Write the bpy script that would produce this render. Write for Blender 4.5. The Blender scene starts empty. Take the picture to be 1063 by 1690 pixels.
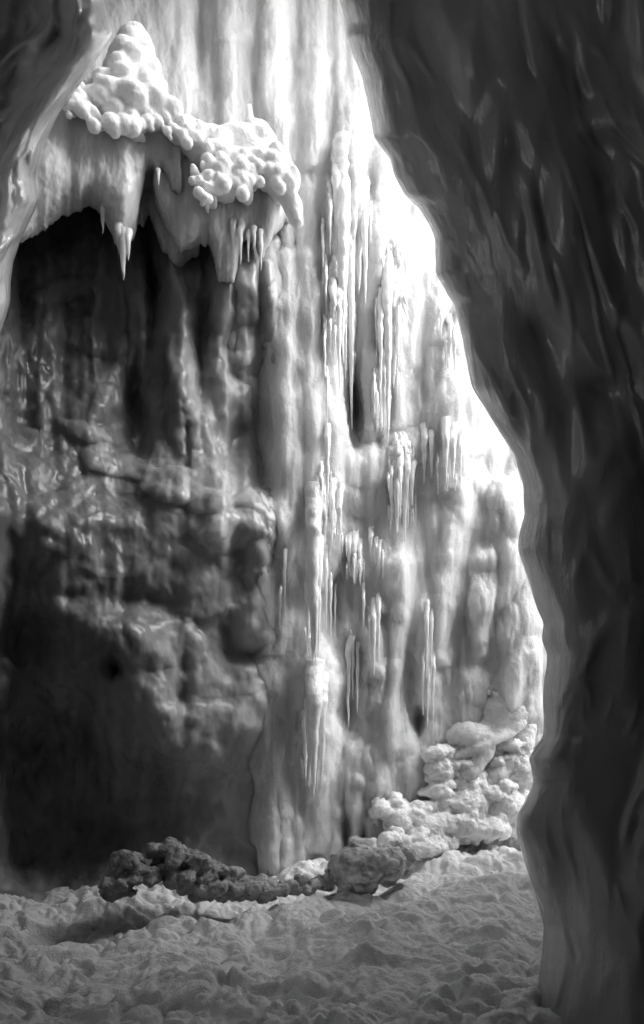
import bpy, math, random
import numpy as np

# ------------------------------------------------------------------ camera, sky, sun, exposure
S = bpy.context.scene
COL = S.collection
F = 1127.0            # focal length in photograph pixels
CX, HY = 531.5, 1150.0
EYE = 1.6
W, H = 1063.0, 1690.0
cd = bpy.data.cameras.new('camera'); cam = bpy.data.objects.new('camera', cd); COL.objects.link(cam)
cam.location = (0, 0, EYE); cam.rotation_euler = (math.radians(90), 0, 0)
cd.sensor_fit = 'VERTICAL'; cd.sensor_height = 36.0; cd.lens = F / H * 36.0
cd.shift_y = (HY - H / 2) / H
cd.clip_start = 0.05; cd.clip_end = 500
S.camera = cam

SUN_AZ, SUN_EL = math.radians(98), math.radians(44)      # azimuth clockwise from +Y (the view direction)
wd = bpy.data.worlds.new('World'); S.world = wd; wd.use_nodes = True
nt = wd.node_tree; nt.nodes.clear()
sk = nt.nodes.new('ShaderNodeTexSky'); sk.sky_type = 'NISHITA'; sk.sun_disc = False
sk.sun_elevation = SUN_EL; sk.sun_rotation = SUN_AZ; sk.air_density = 1.0; sk.dust_density = 2.0
bw = nt.nodes.new('ShaderNodeRGBToBW'); bg = nt.nodes.new('ShaderNodeBackground'); wo = nt.nodes.new('ShaderNodeOutputWorld')
bg.inputs['Strength'].default_value = 0.15
nt.links.new(sk.outputs[0], bw.inputs[0]); nt.links.new(bw.outputs[0], bg.inputs['Color']); nt.links.new(bg.outputs[0], wo.inputs[0])
sd = bpy.data.lights.new('sun', 'SUN'); sd.energy = 1.45; sd.angle = math.radians(38)
sun = bpy.data.objects.new('sun', sd); COL.objects.link(sun)
sun.rotation_euler = (math.radians(90) - SUN_EL, 0, math.radians(180) - SUN_AZ)
S.view_settings.view_transform = 'Standard'; S.view_settings.look = 'None'
S.view_settings.gamma = 1; S.view_settings.exposure = 1.62
S.cycles.max_bounces = 8; S.cycles.diffuse_bounces = 4; S.cycles.glossy_bounces = 3
S.cycles.transmission_bounces = 6
S.cycles.use_denoising = True

# ------------------------------------------------------------------ numpy helpers
RS = np.random.RandomState(7)
PERM = np.concatenate([RS.permutation(256)] * 3)
GR = RS.normal(size=(256, 3)); GR /= np.linalg.norm(GR, axis=1)[:, None]

def perlin(x, y, z=0.0):
    x, y, z = np.broadcast_arrays(np.asarray(x, float), np.asarray(y, float), np.asarray(z, float))
    xi, yi, zi = np.floor(x).astype(np.int64), np.floor(y).astype(np.int64), np.floor(z).astype(np.int64)
    xf, yf, zf = x - xi, y - yi, z - zi
    fade = lambda t: t * t * t * (t * (t * 6 - 15) + 10)
    u, v, w = fade(xf), fade(yf), fade(zf)
    r = 0
    for dx in (0, 1):
        wx = u if dx else 1 - u
        for dy in (0, 1):
            wy = v if dy else 1 - v
            for dz in (0, 1):
                wz = w if dz else 1 - w
                h = PERM[PERM[PERM[(xi + dx) & 255] + ((yi + dy) & 255)] + ((zi + dz) & 255)]
                g = GR[h]
                r = r + wx * wy * wz * (g[..., 0] * (xf - dx) + g[..., 1] * (yf - dy) + g[..., 2] * (zf - dz))
    return r * 1.6

def fbm(x, y, z=0.0, o=4, gain=0.5):
    r, a, f = 0, 1.0, 1.0
    for k in range(o):
        r = r + a * perlin(x * f + 17.3 * k, y * f + 5.1 * k, np.asarray(z) * f + 9.7 * k); a *= gain; f *= 2.03
    return r

def ridged(x, y, z=0.0, o=3, gain=0.5):
    r, a, f = 0, 1.0, 1.0
    for k in range(o):
        n = 1 - np.abs(perlin(x * f + 3.3 * k, y * f + 8.1 * k, np.asarray(z) * f + 1.7 * k)) * 2
        r = r + a * n; a *= gain; f *= 2.1
    return r

def billow(x, y, z=0.0, o=3, gain=0.5):
    r, a, f = 0, 1.0, 1.0
    for k in range(o):
        r = r + a * np.abs(perlin(x * f + 31.3 * k, y * f + 12.1 * k, np.asarray(z) * f + 4.7 * k)); a *= gain; f *= 2.07
    return r

def sst(a, b, x):
    t = np.clip((x - a) / (b - a), 0, 1); return t * t * (3 - 2 * t)

def Y0(u, v):
    """distance of the frozen fall's face: it recedes to the right and leans back towards its top"""
    g = np.clip(u / 880.0, -0.5, 1.5)
    return 5.35 + 2.1 * g + 0.7 * sst(800, -200, v) * 1.0

def P(u, v, Y):
    return np.stack(np.broadcast_arrays((u - CX) * Y / F, Y, EYE + (HY - v) * Y / F), -1)

# ------------------------------------------------------------------ object helpers
def mesh_obj(name, verts, faces, mat, smooth=True, parent=None):
    me = bpy.data.meshes.new(name)
    verts = np.asarray(verts, dtype=np.float32).reshape(-1, 3)
    faces = np.asarray(faces, dtype=np.int32)
    k = faces.shape[1]
    me.vertices.add(len(verts)); me.vertices.foreach_set('co', verts.ravel())
    me.loops.add(faces.size); me.loops.foreach_set('vertex_index', faces.ravel())
    me.polygons.add(len(faces)); me.polygons.foreach_set('loop_start', np.arange(0, faces.size, k, dtype=np.int32))
    me.update(calc_edges=True)
    if smooth: me.polygons.foreach_set('use_smooth', np.ones(len(faces), dtype=bool))
    me.update(); me.validate()
    o = bpy.data.objects.new(name, me); COL.objects.link(o)
    if mat: me.materials.append(mat)
    if parent is not None: o.parent = parent
    return o

def grid_faces(n, m, wrap=False, off=0, flip=False):
    i = np.arange(n - 1)[:, None]; j = np.arange(m if wrap else m - 1)[None, :]
    j2 = (j + 1) % m
    a = i * m + j; b = i * m + j2; c = (i + 1) * m + j2; d = (i + 1) * m + j
    f = np.stack([a, b, c, d], -1).reshape(-1, 4) + off
    return f[:, ::-1] if flip else f

def tag(o, label=None, cat=None, group=None, kind=None):
    if label: o['label'] = label
    if cat: o['category'] = cat
    if group: o['group'] = group
    if kind: o['kind'] = kind
    return o

# unit sphere for lumps
def usphere(n=16, m=20):
    vs = [(0, 0, 1)]
    for i in range(1, n):
        t = math.pi * i / n
        for j in range(m):
            p = 2 * math.pi * j / m; vs.append((math.sin(t) * math.cos(p), math.sin(t) * math.sin(p), math.cos(t)))
    vs.append((0, 0, -1)); tr = []
    for j in range(m): tr.append((0, 1 + j, 1 + (j + 1) % m))
    for i in range(n - 2):
        for j in range(m):
            a = 1 + i * m + j; b = 1 + i * m + (j + 1) % m; c = b + m; d = a + m
            tr += [(a, d, c), (a, c, b)]
    e = len(vs) - 1; s = 1 + (n - 2) * m
    for j in range(m): tr.append((e, s + (j + 1) % m, s + j))
    return np.array(vs), np.array(tr)
USV, USF = usphere()

class Soup:
    """a heap of closed triangle shells, fused by a voxel remesh"""
    def __init__(s): s.v, s.f, s.n = [], [], 0
    def add(s, v, f):
        f = np.asarray(f)
        if f.shape[1] == 4: f = np.concatenate([f[:, [0, 1, 2]], f[:, [0, 2, 3]]])
        s.v.append(np.asarray(v).reshape(-1, 3)); s.f.append(f + s.n); s.n += len(s.v[-1])
    def ell(s, c, r, tilt=0.0):
        v = USV * np.asarray(r)
        if tilt:
            ca, sa = math.cos(tilt), math.sin(tilt)
            v = np.stack([v[:, 0] * ca - v[:, 2] * sa, v[:, 1], v[:, 0] * sa + v[:, 2] * ca], -1)
        s.add(v + np.asarray(c), USF)
    def rock(s, c, r, rnd):
        """an angular block: a ball cut by random planes"""
        v = USV.copy()
        for k in range(11):
            n = np.array([rnd.gauss(0, 1) for _ in range(3)]); n /= np.linalg.norm(n); d = rnd.uniform(.5, .85)
            e = v @ n - d; v = v - np.where(e > 0, e, 0)[:, None] * n
        s.add(v * np.asarray(r) * 1.25 + np.asarray(c), USF)
    def lump(s, u, v, ru, rv, fwd=0.0, dep=None, tilt=0.0, Y=None):
        Yc = (Y if Y is not None else float(Y0(u, v))) - fwd
        k = Yc / F
        s.ell(P(u, v, Yc), (ru * k, (dep if dep else (ru + rv) / 2 * k), rv * k), tilt)
    def tube(s, pts, seg=14, flat=1.0, step=0.03):
        v, f = tube_mesh(pts, seg, flat, step); s.add(v, f)
    def build(s, voxel, smooth=2):
        me = bpy.data.meshes.new('tmp')
        v = np.concatenate(s.v); f = np.concatenate(s.f)
        o = mesh_obj('tmp', v, f, None)
        m = o.modifiers.new('r', 'REMESH'); m.mode = 'VOXEL'; m.voxel_size = voxel
        if smooth:
            sm = o.modifiers.new('s', 'SMOOTH'); sm.factor = 0.5; sm.iterations = smooth
        dg = bpy.context.evaluated_depsgraph_get()
        e = o.evaluated_get(dg).to_mesh()
        n = len(e.vertices); co = np.empty(n * 3, np.float32); e.vertices.foreach_get('co', co)
        no = np.empty(n * 3, np.float32); e.vertex_normals.foreach_get('vector', no)
        q = np.empty(len(e.loops), np.int32); e.loops.foreach_get('vertex_index', q)
        tot = np.empty(len(e.polygons), np.int32); e.polygons.foreach_get('loop_total', tot)
        assert (tot == 4).all()
        o.evaluated_get(dg).to_mesh_clear()
        mm = o.data; bpy.data.objects.remove(o); bpy.data.meshes.remove(mm); bpy.data.meshes.remove(me)
        return co.reshape(-1, 3).astype(float), no.reshape(-1, 3).astype(float), q.reshape(-1, 4)

def tube_mesh(pts, seg=12, flat=1.0, step=0.03, rough=0.0, seed=0, bump=0.0):
    """pts: (x,y,z,r) polyline, resampled; pole caps"""
    p = np.asarray(pts, float)
    d = np.concatenate([[0], np.cumsum(np.linalg.norm(np.diff(p[:, :3], axis=0), axis=1))])
    n = max(4, int(d[-1] / step)); t = np.linspace(0, d[-1], n)
    # smooth the path
    q = np.stack([np.interp(t, d, p[:, k]) for k in range(4)], -1)
    ker = np.array([1, 2, 3, 2, 1.]) / 9
    if n > 8:
        for k in range(3):
            pad = np.concatenate([[q[0, k]] * 2, q[:, k], [q[-1, k]] * 2]); sm = np.convolve(pad, ker, 'valid'); sm[0], sm[-1] = q[0, k], q[-1, k]; q[:, k] = sm
    if rough: 
        q[:, 0] += q[:, 3] * rough * perlin(t * 9, seed * 3.1, 1.0); q[:, 1] += q[:, 3] * rough * perlin(t * 9, seed * 3.1, 7.0)
    a = np.linspace(0, 2 * math.pi, seg, endpoint=False)
    r = q[:, 3][:, None] * np.ones(seg)
    if bump:
        r = r * (1 + bump * perlin(t[:, None] * 38 + seed, np.cos(a)[None] * 1.3 + seed * 1.7, np.sin(a)[None] * 1.3) + bump * 0.8 * perlin(t[:, None] * 90 + seed, np.cos(a)[None] * 2.6, np.sin(a)[None] * 2.6))
    ring = np.stack([q[:, 0][:, None] + r * np.cos(a), q[:, 1][:, None] + r * flat * np.sin(a), q[:, 2][:, None] + 0 * r], -1).reshape(-1, 3)
    f4 = grid_faces(n, seg, wrap=True)
    v = np.concatenate([ring, q[:1, :3] + [[0, 0, q[0, 3] * 0.4]], q[-1:, :3] - [[0, 0, q[-1, 3] * 0.8]]])
    e0, e1 = n * seg, n * seg + 1; j = np.arange(seg); j2 = (j + 1) % seg
    tri = np.concatenate([np.stack([j2, j, np.full(seg, e0)], -1), np.stack([(n - 1) * seg + j, (n - 1) * seg + j2, np.full(seg, e1)], -1)])
    f = np.concatenate([f4[:, [0, 1, 2]], f4[:, [0, 2, 3]], tri])
    return v, f[:, ::-1]

# ------------------------------------------------------------------ materials
def ice(name, base, var=0.15, rough=0.3, sss=0.8, scale=0.12, bump=0.25, bs=14.0, stretch=0.25, micro=0.15, coat=0.0, vs=1.3, spec=0.5, fine=60.0, ior=1.31, trans=0.0, grad=None):
    m = bpy.data.materials.new(name); m.use_nodes = True; t = m.node_tree; N, L = t.nodes, t.links
    p = N['Principled BSDF']
    tc = N.new('ShaderNodeNewGeometry')
    mp = N.new('ShaderNodeMapping'); mp.inputs['Scale'].default_value = (1, 1, stretch); L.new(tc.outputs['Position'], mp.inputs['Vector'])
    n1 = N.new('ShaderNodeTexNoise'); n1.inputs['Scale'].default_value = vs * 2; n1.inputs['Detail'].default_value = 7; n1.inputs['Distortion'].default_value = 0.6; L.new(mp.outputs[0], n1.inputs['Vector'])
    cr = N.new('ShaderNodeMapRange'); cr.inputs['From Min'].default_value = 0.3; cr.inputs['From Max'].default_value = 0.7
    cr.inputs['To Min'].default_value = base * (1 - var); cr.inputs['To Max'].default_value = min(0.95, base * (1 + var)); L.new(n1.outputs['Fac'], cr.inputs['Value'])
    cb = N.new('ShaderNodeCombineColor')
    src = cr.outputs[0]
    if grad:            # clear old ice grading into milky ice, and left-side shade painted into the colour: (x0, x1, factor at x0, wobble)
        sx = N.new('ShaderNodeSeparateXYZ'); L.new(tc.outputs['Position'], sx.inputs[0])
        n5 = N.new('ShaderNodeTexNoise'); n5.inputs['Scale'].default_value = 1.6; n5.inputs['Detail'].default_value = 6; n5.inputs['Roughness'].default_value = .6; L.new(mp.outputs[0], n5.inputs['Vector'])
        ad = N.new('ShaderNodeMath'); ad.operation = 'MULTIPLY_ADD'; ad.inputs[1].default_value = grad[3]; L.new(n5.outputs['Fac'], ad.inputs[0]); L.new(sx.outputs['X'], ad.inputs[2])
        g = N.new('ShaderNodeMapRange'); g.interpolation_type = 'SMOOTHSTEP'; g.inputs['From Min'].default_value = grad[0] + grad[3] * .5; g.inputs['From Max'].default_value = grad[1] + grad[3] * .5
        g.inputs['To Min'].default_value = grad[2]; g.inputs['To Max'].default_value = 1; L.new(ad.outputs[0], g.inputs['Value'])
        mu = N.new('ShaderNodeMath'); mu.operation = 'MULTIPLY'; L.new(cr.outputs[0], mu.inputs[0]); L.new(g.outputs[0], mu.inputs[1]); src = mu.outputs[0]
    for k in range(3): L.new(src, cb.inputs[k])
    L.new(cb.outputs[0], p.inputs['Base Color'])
    rn = N.new('ShaderNodeMapRange'); rn.inputs['From Min'].default_value = 0.35; rn.inputs['From Max'].default_value = 0.65
    n3 = N.new('ShaderNodeTexNoise'); n3.inputs['Scale'].default_value = 6; n3.inputs['Detail'].default_value = 5; L.new(mp.outputs[0], n3.inputs['Vector'])
    rn.inputs['To Min'].default_value = rough * 0.6; rn.inputs['To Max'].default_value = min(1, rough * 1.5); L.new(n3.outputs['Fac'], rn.inputs['Value']); L.new(rn.outputs[0], p.inputs['Roughness'])
    p.inputs['IOR'].default_value = ior; p.inputs['Specular IOR Level'].default_value = spec
    p.inputs['Subsurface Weight'].default_value = sss; p.inputs['Subsurface Radius'].default_value = (1, 1, 1); p.inputs['Subsurface Scale'].default_value = scale
    p.inputs['Coat Weight'].default_value = coat; p.inputs['Coat Roughness'].default_value = 0.12
    p.inputs['Transmission Weight'].default_value = trans
    n2 = N.new('ShaderNodeTexNoise'); n2.inputs['Scale'].default_value = bs; n2.inputs['Detail'].default_value = 8; n2.inputs['Roughness'].default_value = 0.55; L.new(mp.outputs[0], n2.inputs['Vector'])
    n4 = N.new('ShaderNodeTexNoise'); n4.inputs['Scale'].default_value = fine; n4.inputs['Detail'].default_value = 4; L.new(tc.outputs['Position'], n4.inputs['Vector'])
    b1 = N.new('ShaderNodeBump'); b1.inputs['Strength'].default_value = bump; b1.inputs['Distance'].default_value = 0.05; L.new(n2.outputs['Fac'], b1.inputs['Height'])
    b2 = N.new('ShaderNodeBump'); b2.inputs['Strength'].default_value = micro; b2.inputs['Distance'].default_value = 0.012; L.new(n4.outputs['Fac'], b2.inputs['Height']); L.new(b1.outputs[0], b2.inputs['Normal'])
    L.new(b2.outputs[0], p.inputs['Normal'])
    if coat: L.new(b1.outputs[0], p.inputs['Coat Normal'])
    return m

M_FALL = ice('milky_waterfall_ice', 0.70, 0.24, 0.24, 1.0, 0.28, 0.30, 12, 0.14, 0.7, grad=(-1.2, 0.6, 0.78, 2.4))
M_ICICLE = ice('wet_icicle_ice', 0.90, 0.08, 0.12, 0.7, 0.05, 0.35, 30, 0.5, 0.3, coat=0.6)
M_LEDGE = ice('grey_ledge_ice', 0.52, 0.25, 0.35, 0.9, 0.14, 0.35, 8, 0.18, 0.25)
M_RECESS = ice('clear_grey_ice', 0.36, 0.35, 0.3, 0.9, 0.14, 0.35, 7, 0.3, 0.3)
M_BANK = ice('old_grey_ice', 0.42, 0.35, 0.3, 0.95, 0.24, 0.18, 7, 0.35, 0.15, fine=45, grad=(-2.3, -0.2, 0.28, 1.0))  # grad also paints the left side's shade into the ice colour
M_KNOB = ice('knobbly_ice', 0.84, 0.1, 0.4, 0.95, 0.08, 0.3, 16, 1.0, 0.3)
M_SNOW = ice('crusted_snow', 0.92, 0.05, 0.6, 0.9, 0.05, 0.25, 18, 1.0, 0.5, spec=0.3, fine=120)
M_GROUND = ice('trampled_snow', 0.86, 0.1, 0.6, 0.4, 0.02, 0.4, 22, 1.0, 0.5, spec=0.3, fine=90, vs=3, grad=(-2.4, 0.2, 0.4, 0.8))  # grad darkens the snow leftwards: shade painted into its colour
M_DARK = ice('dark_clear_ice', 0.42, 0.35, 0.2, 0.6, 0.15, 0.34, 8, 0.45, 0.16, coat=0.7, fine=40, vs=0.8)
M_LEFT = ice('glossy_wet_ice', 0.55, 0.3, 0.12, 0.8, 0.12, 0.45, 7, 0.35, 0.1, coat=0.7, fine=40)
M_CHUNK = ice('dirty_chunk_ice', 0.6, 0.5, 0.35, 0.6, 0.03, 0.8, 20, 1.0, 0.7, vs=5, grad=(-1.6, 0.6, 0.3, 0.6))  # grad paints the dim left corner into the rubble's colour
M_ROCK = ice('cave_rock', 0.18, 0.4, 0.6, 0.0, 0.1, 0.8, 4, 0.8, 0.6)

# ------------------------------------------------------------------ relief: soft unions of columns and swells on a surface
def smax(a, b, k):
    return np.maximum(a, b) + np.clip(k - np.abs(a - b), 0, None) ** 2 / (4 * k)
class Relief:
    def __init__(s, u0, u1, v0, v1, st, scale):
        s.us = np.arange(u0, u1, st); s.vs = np.arange(v0, v1, st); s.V, s.U = np.meshgrid(s.vs, s.us, indexing='ij')
        s.H = np.zeros_like(s.U); s.sc = scale; s.st = st
        s.WU = s.U + 5 * perlin(s.U / 40., s.V / 55., 3.7) + 2 * perlin(s.U / 13., s.V / 22., 9.7); s.WV = s.V + 9 * perlin(s.U / 40., s.V / 60., 13.7)
    def win(s, u0, u1, v0, v1):
        i = slice(max(0, np.searchsorted(s.vs, v0)), np.searchsorted(s.vs, v1)); j = slice(max(0, np.searchsorted(s.us, u0)), np.searchsorted(s.us, u1)); return i, j
    def tube(s, pts, k=0.05, sq=0.62):
        for (a, b) in zip(pts[:-1], pts[1:]):
            R = max(a[2], b[2]) * 3.4
            w = s.win(min(a[0], b[0]) - R, max(a[0], b[0]) + R, min(a[1], b[1]) - R * .6, max(a[1], b[1]) + R * .6)
            U, V = s.WU[w], s.WV[w]
            if U.size == 0: continue
            du, dv = b[0] - a[0], b[1] - a[1]; t = np.clip(((U - a[0]) * du + (V - a[1]) * dv) / (du * du + dv * dv + 1e-9), 0, 1)
            d = np.hypot(U - a[0] - du * t, V - a[1] - dv * t); r = a[2] + (b[2] - a[2]) * t; f = a[3] + (b[3] - a[3]) * t; q = d / r
            h = f + sq * r * s.sc * (np.sqrt(np.clip(1 - q * q, 0.0, None)) - 1.6 * np.clip(q - 0.93, 0, None))
            s.H[w] = smax(s.H[w], h, k)
    def lump(s, u, v, ru, rv, fw, dep, tilt=0.0, k=0.06):
        R = max(ru, rv) * 2.2; w = s.win(u - R, u + R, v - R, v + R); U, V = s.WU[w] - u, s.WV[w] - v
        if U.size == 0: return
        c, d = math.cos(tilt), math.sin(tilt); q = np.hypot((U * c + V * d) / ru, (-U * d + V * c) / rv)
        h = fw - dep * .35 + dep * (np.sqrt(np.clip(1 - q * q, 0, None)) - 2.5 * np.clip(q - 0.95, 0, None))
        s.H[w] = smax(s.H[w], h, k)
    def mesh(s, name, Y, mat, back, nse):
        s.Y = Y; n, m = Y.shape
        co = P(s.U, s.V, Y)
        dx = np.gradient(co, axis=1); dy = np.gradient(co, axis=0); no = np.cross(dx, dy); no /= np.linalg.norm(no, axis=2)[..., None] + 1e-12
        if no[..., 1].mean() > 0: no = -no
        co = co.reshape(-1, 3); no = no.reshape(-1, 3)
        co = noise_push(co, no, *nse)
        # a plain back half a metre or more behind, on a coarser outline shared with the front
        fr = grid_faces(n, m)
        per = np.concatenate([np.arange(m), np.arange(1, n) * m + m - 1, (n - 1) * m + np.arange(m - 2, -1, -1), np.arange(n - 2, 0, -1) * m])
        bk = co[per] + [0, back, 0]; o = n * m; L = len(per); idx = np.arange(L); nx = (idx + 1) % L
        side = np.stack([per, per[nx], o + nx, o + idx], -1)[:, ::-1]
        return mesh_obj(name, np.concatenate([co, bk]), np.concatenate([fr, side]), mat)
    def at(s, u, v):
        j = int(np.clip(np.searchsorted(s.us, u), 0, len(s.us) - 1)); i = int(np.clip(np.searchsorted(s.vs, v), 0, len(s.vs) - 1)); return float(s.Y[i, j])

# ------------------------------------------------------------------ the frozen fall
def carve(u, v, L):
    r = 0
    for (a, b, su, sv, d) in L: r = r + d * np.exp(-((u - a) / su) ** 2 - ((v - b) / sv) ** 2)
    return r

def noise_push(co, no, amp=0.012, f=(11, 11, 2.2), amp2=0.005, f2=(40, 40, 14), ridge=0.0, seed=0.0):
    x, y, z = co.T
    n = amp * fbm(x * f[0] + seed, y * f[1], z * f[2], 3) + amp2 * fbm(x * f2[0], y * f2[1] + seed, z * f2[2], 2)
    if ridge: n = n + ridge * (ridged(x * 6 + 0.6 * perlin(z * 1.5, x), y * 6, z * 0.9 + seed, 2) - 0.5)
    return co + no * n[:, None]

def fall_field(u, v):
    warp = 14 * perlin(v / 260., u / 400., 3.3) + 5 * perlin(v / 70., u / 120., 8.1)
    uu = u + warp
    fl = 0.11 * (1 - np.abs(perlin(uu / 46., v / 900., 0.5)) * 2.2) + 0.05 * (1 - np.abs(perlin(uu / 19., v / 420., 4.5)) * 2) + 0.016 * perlin(uu / 7., v / 130., 2.5)
    fl = 0.8 * fl * (0.35 + 0.65 * sst(950, 760, u + 0.15 * v)) * (1 - 0.35 * sst(950, 1200, v)) * (1 - 0.62 * sst(420, 150, v)) * 0.42 + 0.006 * perlin(u / 5.5, v / 60., 7.5) * sst(300, 480, u)
    big = 0.10 * fbm(u / 170., v / 260., 6.0, 3)
    shelf = 0.0
    # lower-right swells
    sw = 0.10 * sst(680, 800, u) * (np.abs(perlin(u / 62. + 3, v / 105., 2.0)) * 2.4)
    rec = 0.5 * sst(480, 400, u + 8 * perlin(v / 60., 2.2)) * sst(225, 330, v) * sst(900, 800, v)
    rough = 0.02 * fbm(u / 16., v / 40., 1.0, 3) * (0.3 + sst(700, 1250, v))
    c = carve(u, v, [(587, 680, 13, 42, 0.55), (582, 640, 8, 40, 0.25), (575, 1175, 14, 35, 0.3), (689, 1188, 10, 28, 0.35), (615, 560, 12, 60, 0.12),
                     (570, 1370, 8, 30, 0.3), (600, 1385, 5, 14, 0.25), (552, 1000, 12, 45, 0.2), (672, 1120, 16, 60, 0.14), (500, 960, 10, 50, 0.12),
                     (604, 430, 12, 40, 0.16), (533, 500, 6, 170, 0.10), (690, 860, 18, 60, 0.10), (590, 990, 26, 40, 0.14), (640, 1010, 14, 60, 0.10),
                     (500, 470, 12, 200, 0.05), (570, 60, 9, 140, 0.08), (420, 60, 14, 160, 0.06), (330, 40, 10, 130, 0.07)])
    return -fl - big - 0.6 * sw + rec + rough + 0.8 * c + 2.2 * sst(440, 300, u) * sst(260, 400, v)

def build_fall():
    R = Relief(-260, 1320, -420, 1560, 2.1, 6.7 / F)
    T = lambda pts, k=.07: R.tube([(u, v, r, fw * .8) for (u, v, r, fw) in pts], k)
    # standing columns and draperies
    T([(470, 330, 16, .0), (473, 500, 20, .05), (474, 650, 26, .1), (480, 760, 34, .1), (480, 900, 24, .1)])
    T([(505, 250, 14, .0), (507, 420, 18, .08), (510, 600, 20, .1), (515, 700, 40, .08), (512, 830, 36, .1), (520, 960, 22, .12)])
    T([(556, 300, 14, .05), (548, 420, 16, .14), (545, 560, 17, .15), (540, 700, 30, .15), (545, 800, 26, .14), (540, 950, 14, .1)])
    T([(575, -100, 26, .0), (582, 100, 28, .05), (585, 240, 24, .16), (578, 330, 12, .2)])
    T([(520, -100, 20, .0), (518, 100, 22, .05), (514, 260, 14, .1)])
    T([(455, -100, 20, .0), (450, 60, 24, .05), (452, 170, 22, .08), (462, 330, 16, .05)])
    T([(372, -100, 18, .0), (375, 60, 16, .05), (378, 240, 12, .05)])
    T([(628, 240, 15, .12), (634, 262, 14, .16), (640, 320, 16, .12), (640, 400, 20, .1)])
    T([(625, 350, 22, .1), (620, 450, 16, .14), (612, 600, 14, .16), (618, 700, 18, .15)])
    T([(668, 380, 30, .0), (672, 480, 26, .1), (668, 600, 16, .12), (664, 700, 12, .1)])
    T([(720, 460, 20, .0), (722, 560, 16, .1), (716, 680, 14, .1), (712, 780, 10, .05)])
    T([(752, 520, 12, .05), (748, 600, 14, .1), (745, 640, 22, .18), (742, 665, 24, .16), (750, 720, 24, .14), (746, 775, 18, .2), (742, 798, 10, .22)])
    T([(775, 560, 10, .0), (780, 640, 14, .05), (786, 740, 18, .05)])
    T([(745, 640, 21, .2), (743, 655, 22, .2)])
    T([(640, 1000, 18, .1), (655, 940, 22, .08), (660, 1010, 16, .12), (655, 1100, 10, .15), (650, 1235, 8, .15)])
    T([(770, 780, 12, .1), (757, 850, 12, .14), (742, 920, 11, .15), (735, 1000, 9, .15), (722, 1080, 7, .14)])
    T([(800, 930, 22, .05), (796, 1000, 24, .1), (794, 1050, 18, .14), (790, 1080, 9, .15)])
    T([(836, 820, 34, .0), (846, 920, 30, .05), (856, 1040, 34, .05), (866, 1160, 30, .05)])
    T([(526, 1085, 24, .12), (528, 1130, 30, .22), (532, 1200, 26, .2), (530, 1290, 18, .12), (524, 1390, 24, .05)])
    T([(700, 1000, 12, .05), (703, 1080, 14, .1), (700, 1160, 9, .1)])
    T([(625, 1050, 18, .08), (622, 1110, 12, .12), (620, 1160, 7, .1)])
    for (a, b, r) in [(586, 1290, 12), (617, 1300, 13), (641, 1320, 10), (556, 1340, 10), (470, 1345, 9), (492, 1360, 11), (446, 1350, 8)]:
        T([(a, b - 60, r * 1.3, .0), (a + 2, b, r * 1.15, .08), (a + random.uniform(-3, 3), b + 50, r, .1), (a + random.uniform(-8, 8), b + 92, r * 1.3, .06)])
    # shoulders and swells
    for (u, v, ru, rv, fw, dep) in [(540, 720, 46, 70, .05, .26), (610, 770, 62, 34, .06, .3), (670, 740, 40, 30, .05, .24), (655, 420, 50, 40, .02, .22),
        (705, 400, 45, 70, -.1, .25), (600, 800, 50, 60, .0, .25), (640, 560, 30, 60, -.02, .2), (528, 1098, 34, 26, .16, .3), (500, 1150, 60, 50, -.02, .3),
        (820, 860, 50, 60, -.12, .3), (850, 960, 40, 90, -.1, .3), (760, 1010, 36, 70, -.12, .28), (800, 1130, 60, 40, -.08, .3), (700, 830, 36, 70, -.08, .25),
        (850, 1110, 40, 60, -.1, .3), (600, 1130, 40, 50, -.1, .25), (560, 1260, 50, 60, -.06, .26), (640, 1260, 50, 60, -.08, .26), (480, 1240, 60, 80, -.06, .3),
        (690, 1290, 44, 40, 0, .26), (750, 500, 30, 60, -.14, .25), (420, 1240, 60, 80, -.2, .3), (570, 400, 40, 90, -.05, .2), (500, 400, 50, 120, -.12, .25)]:
        R.lump(u, v, ru, rv, fw * .8, dep * .5, 0.0, .12)
    Y = Y0(R.U, R.V) - R.H + fall_field(R.U, R.V) + 0.9 * sst(930, 1300, R.U)
    # the old ice of the bank runs on into the fall: blend the fall's face into the bank's surface
    B = BANK; fi = (R.V - B.vs[0]) / B.st; fj = (R.U - B.us[0]) / B.st
    ok = (fi > 0) & (fi < len(B.vs) - 1) & (fj > 0) & (fj < len(B.us) - 1)
    i0 = np.clip(fi.astype(int), 0, len(B.vs) - 2); j0 = np.clip(fj.astype(int), 0, len(B.us) - 2); a = fi - i0; b = fj - j0
    YB = B.Y[i0, j0] * (1 - a) * (1 - b) + B.Y[i0 + 1, j0] * a * (1 - b) + B.Y[i0, j0 + 1] * (1 - a) * b + B.Y[i0 + 1, j0 + 1] * a * b
    YB = np.where(ok, YB + .012 + 1.6 * sst(440, 300, R.U + 40 * perlin(R.V / 60., R.U / 120.)), 99.) + 3 * sst(590, 640, R.U) + 3 * sst(420, 330, R.V)
    Y = -smax(-Y, -YB, .26)
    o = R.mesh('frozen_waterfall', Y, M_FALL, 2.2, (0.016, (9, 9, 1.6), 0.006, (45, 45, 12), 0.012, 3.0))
    tag(o, 'tall fluted frozen waterfall of milky pale ice, lit brightest at its top and right side', 'frozen waterfall')
    return R

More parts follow.
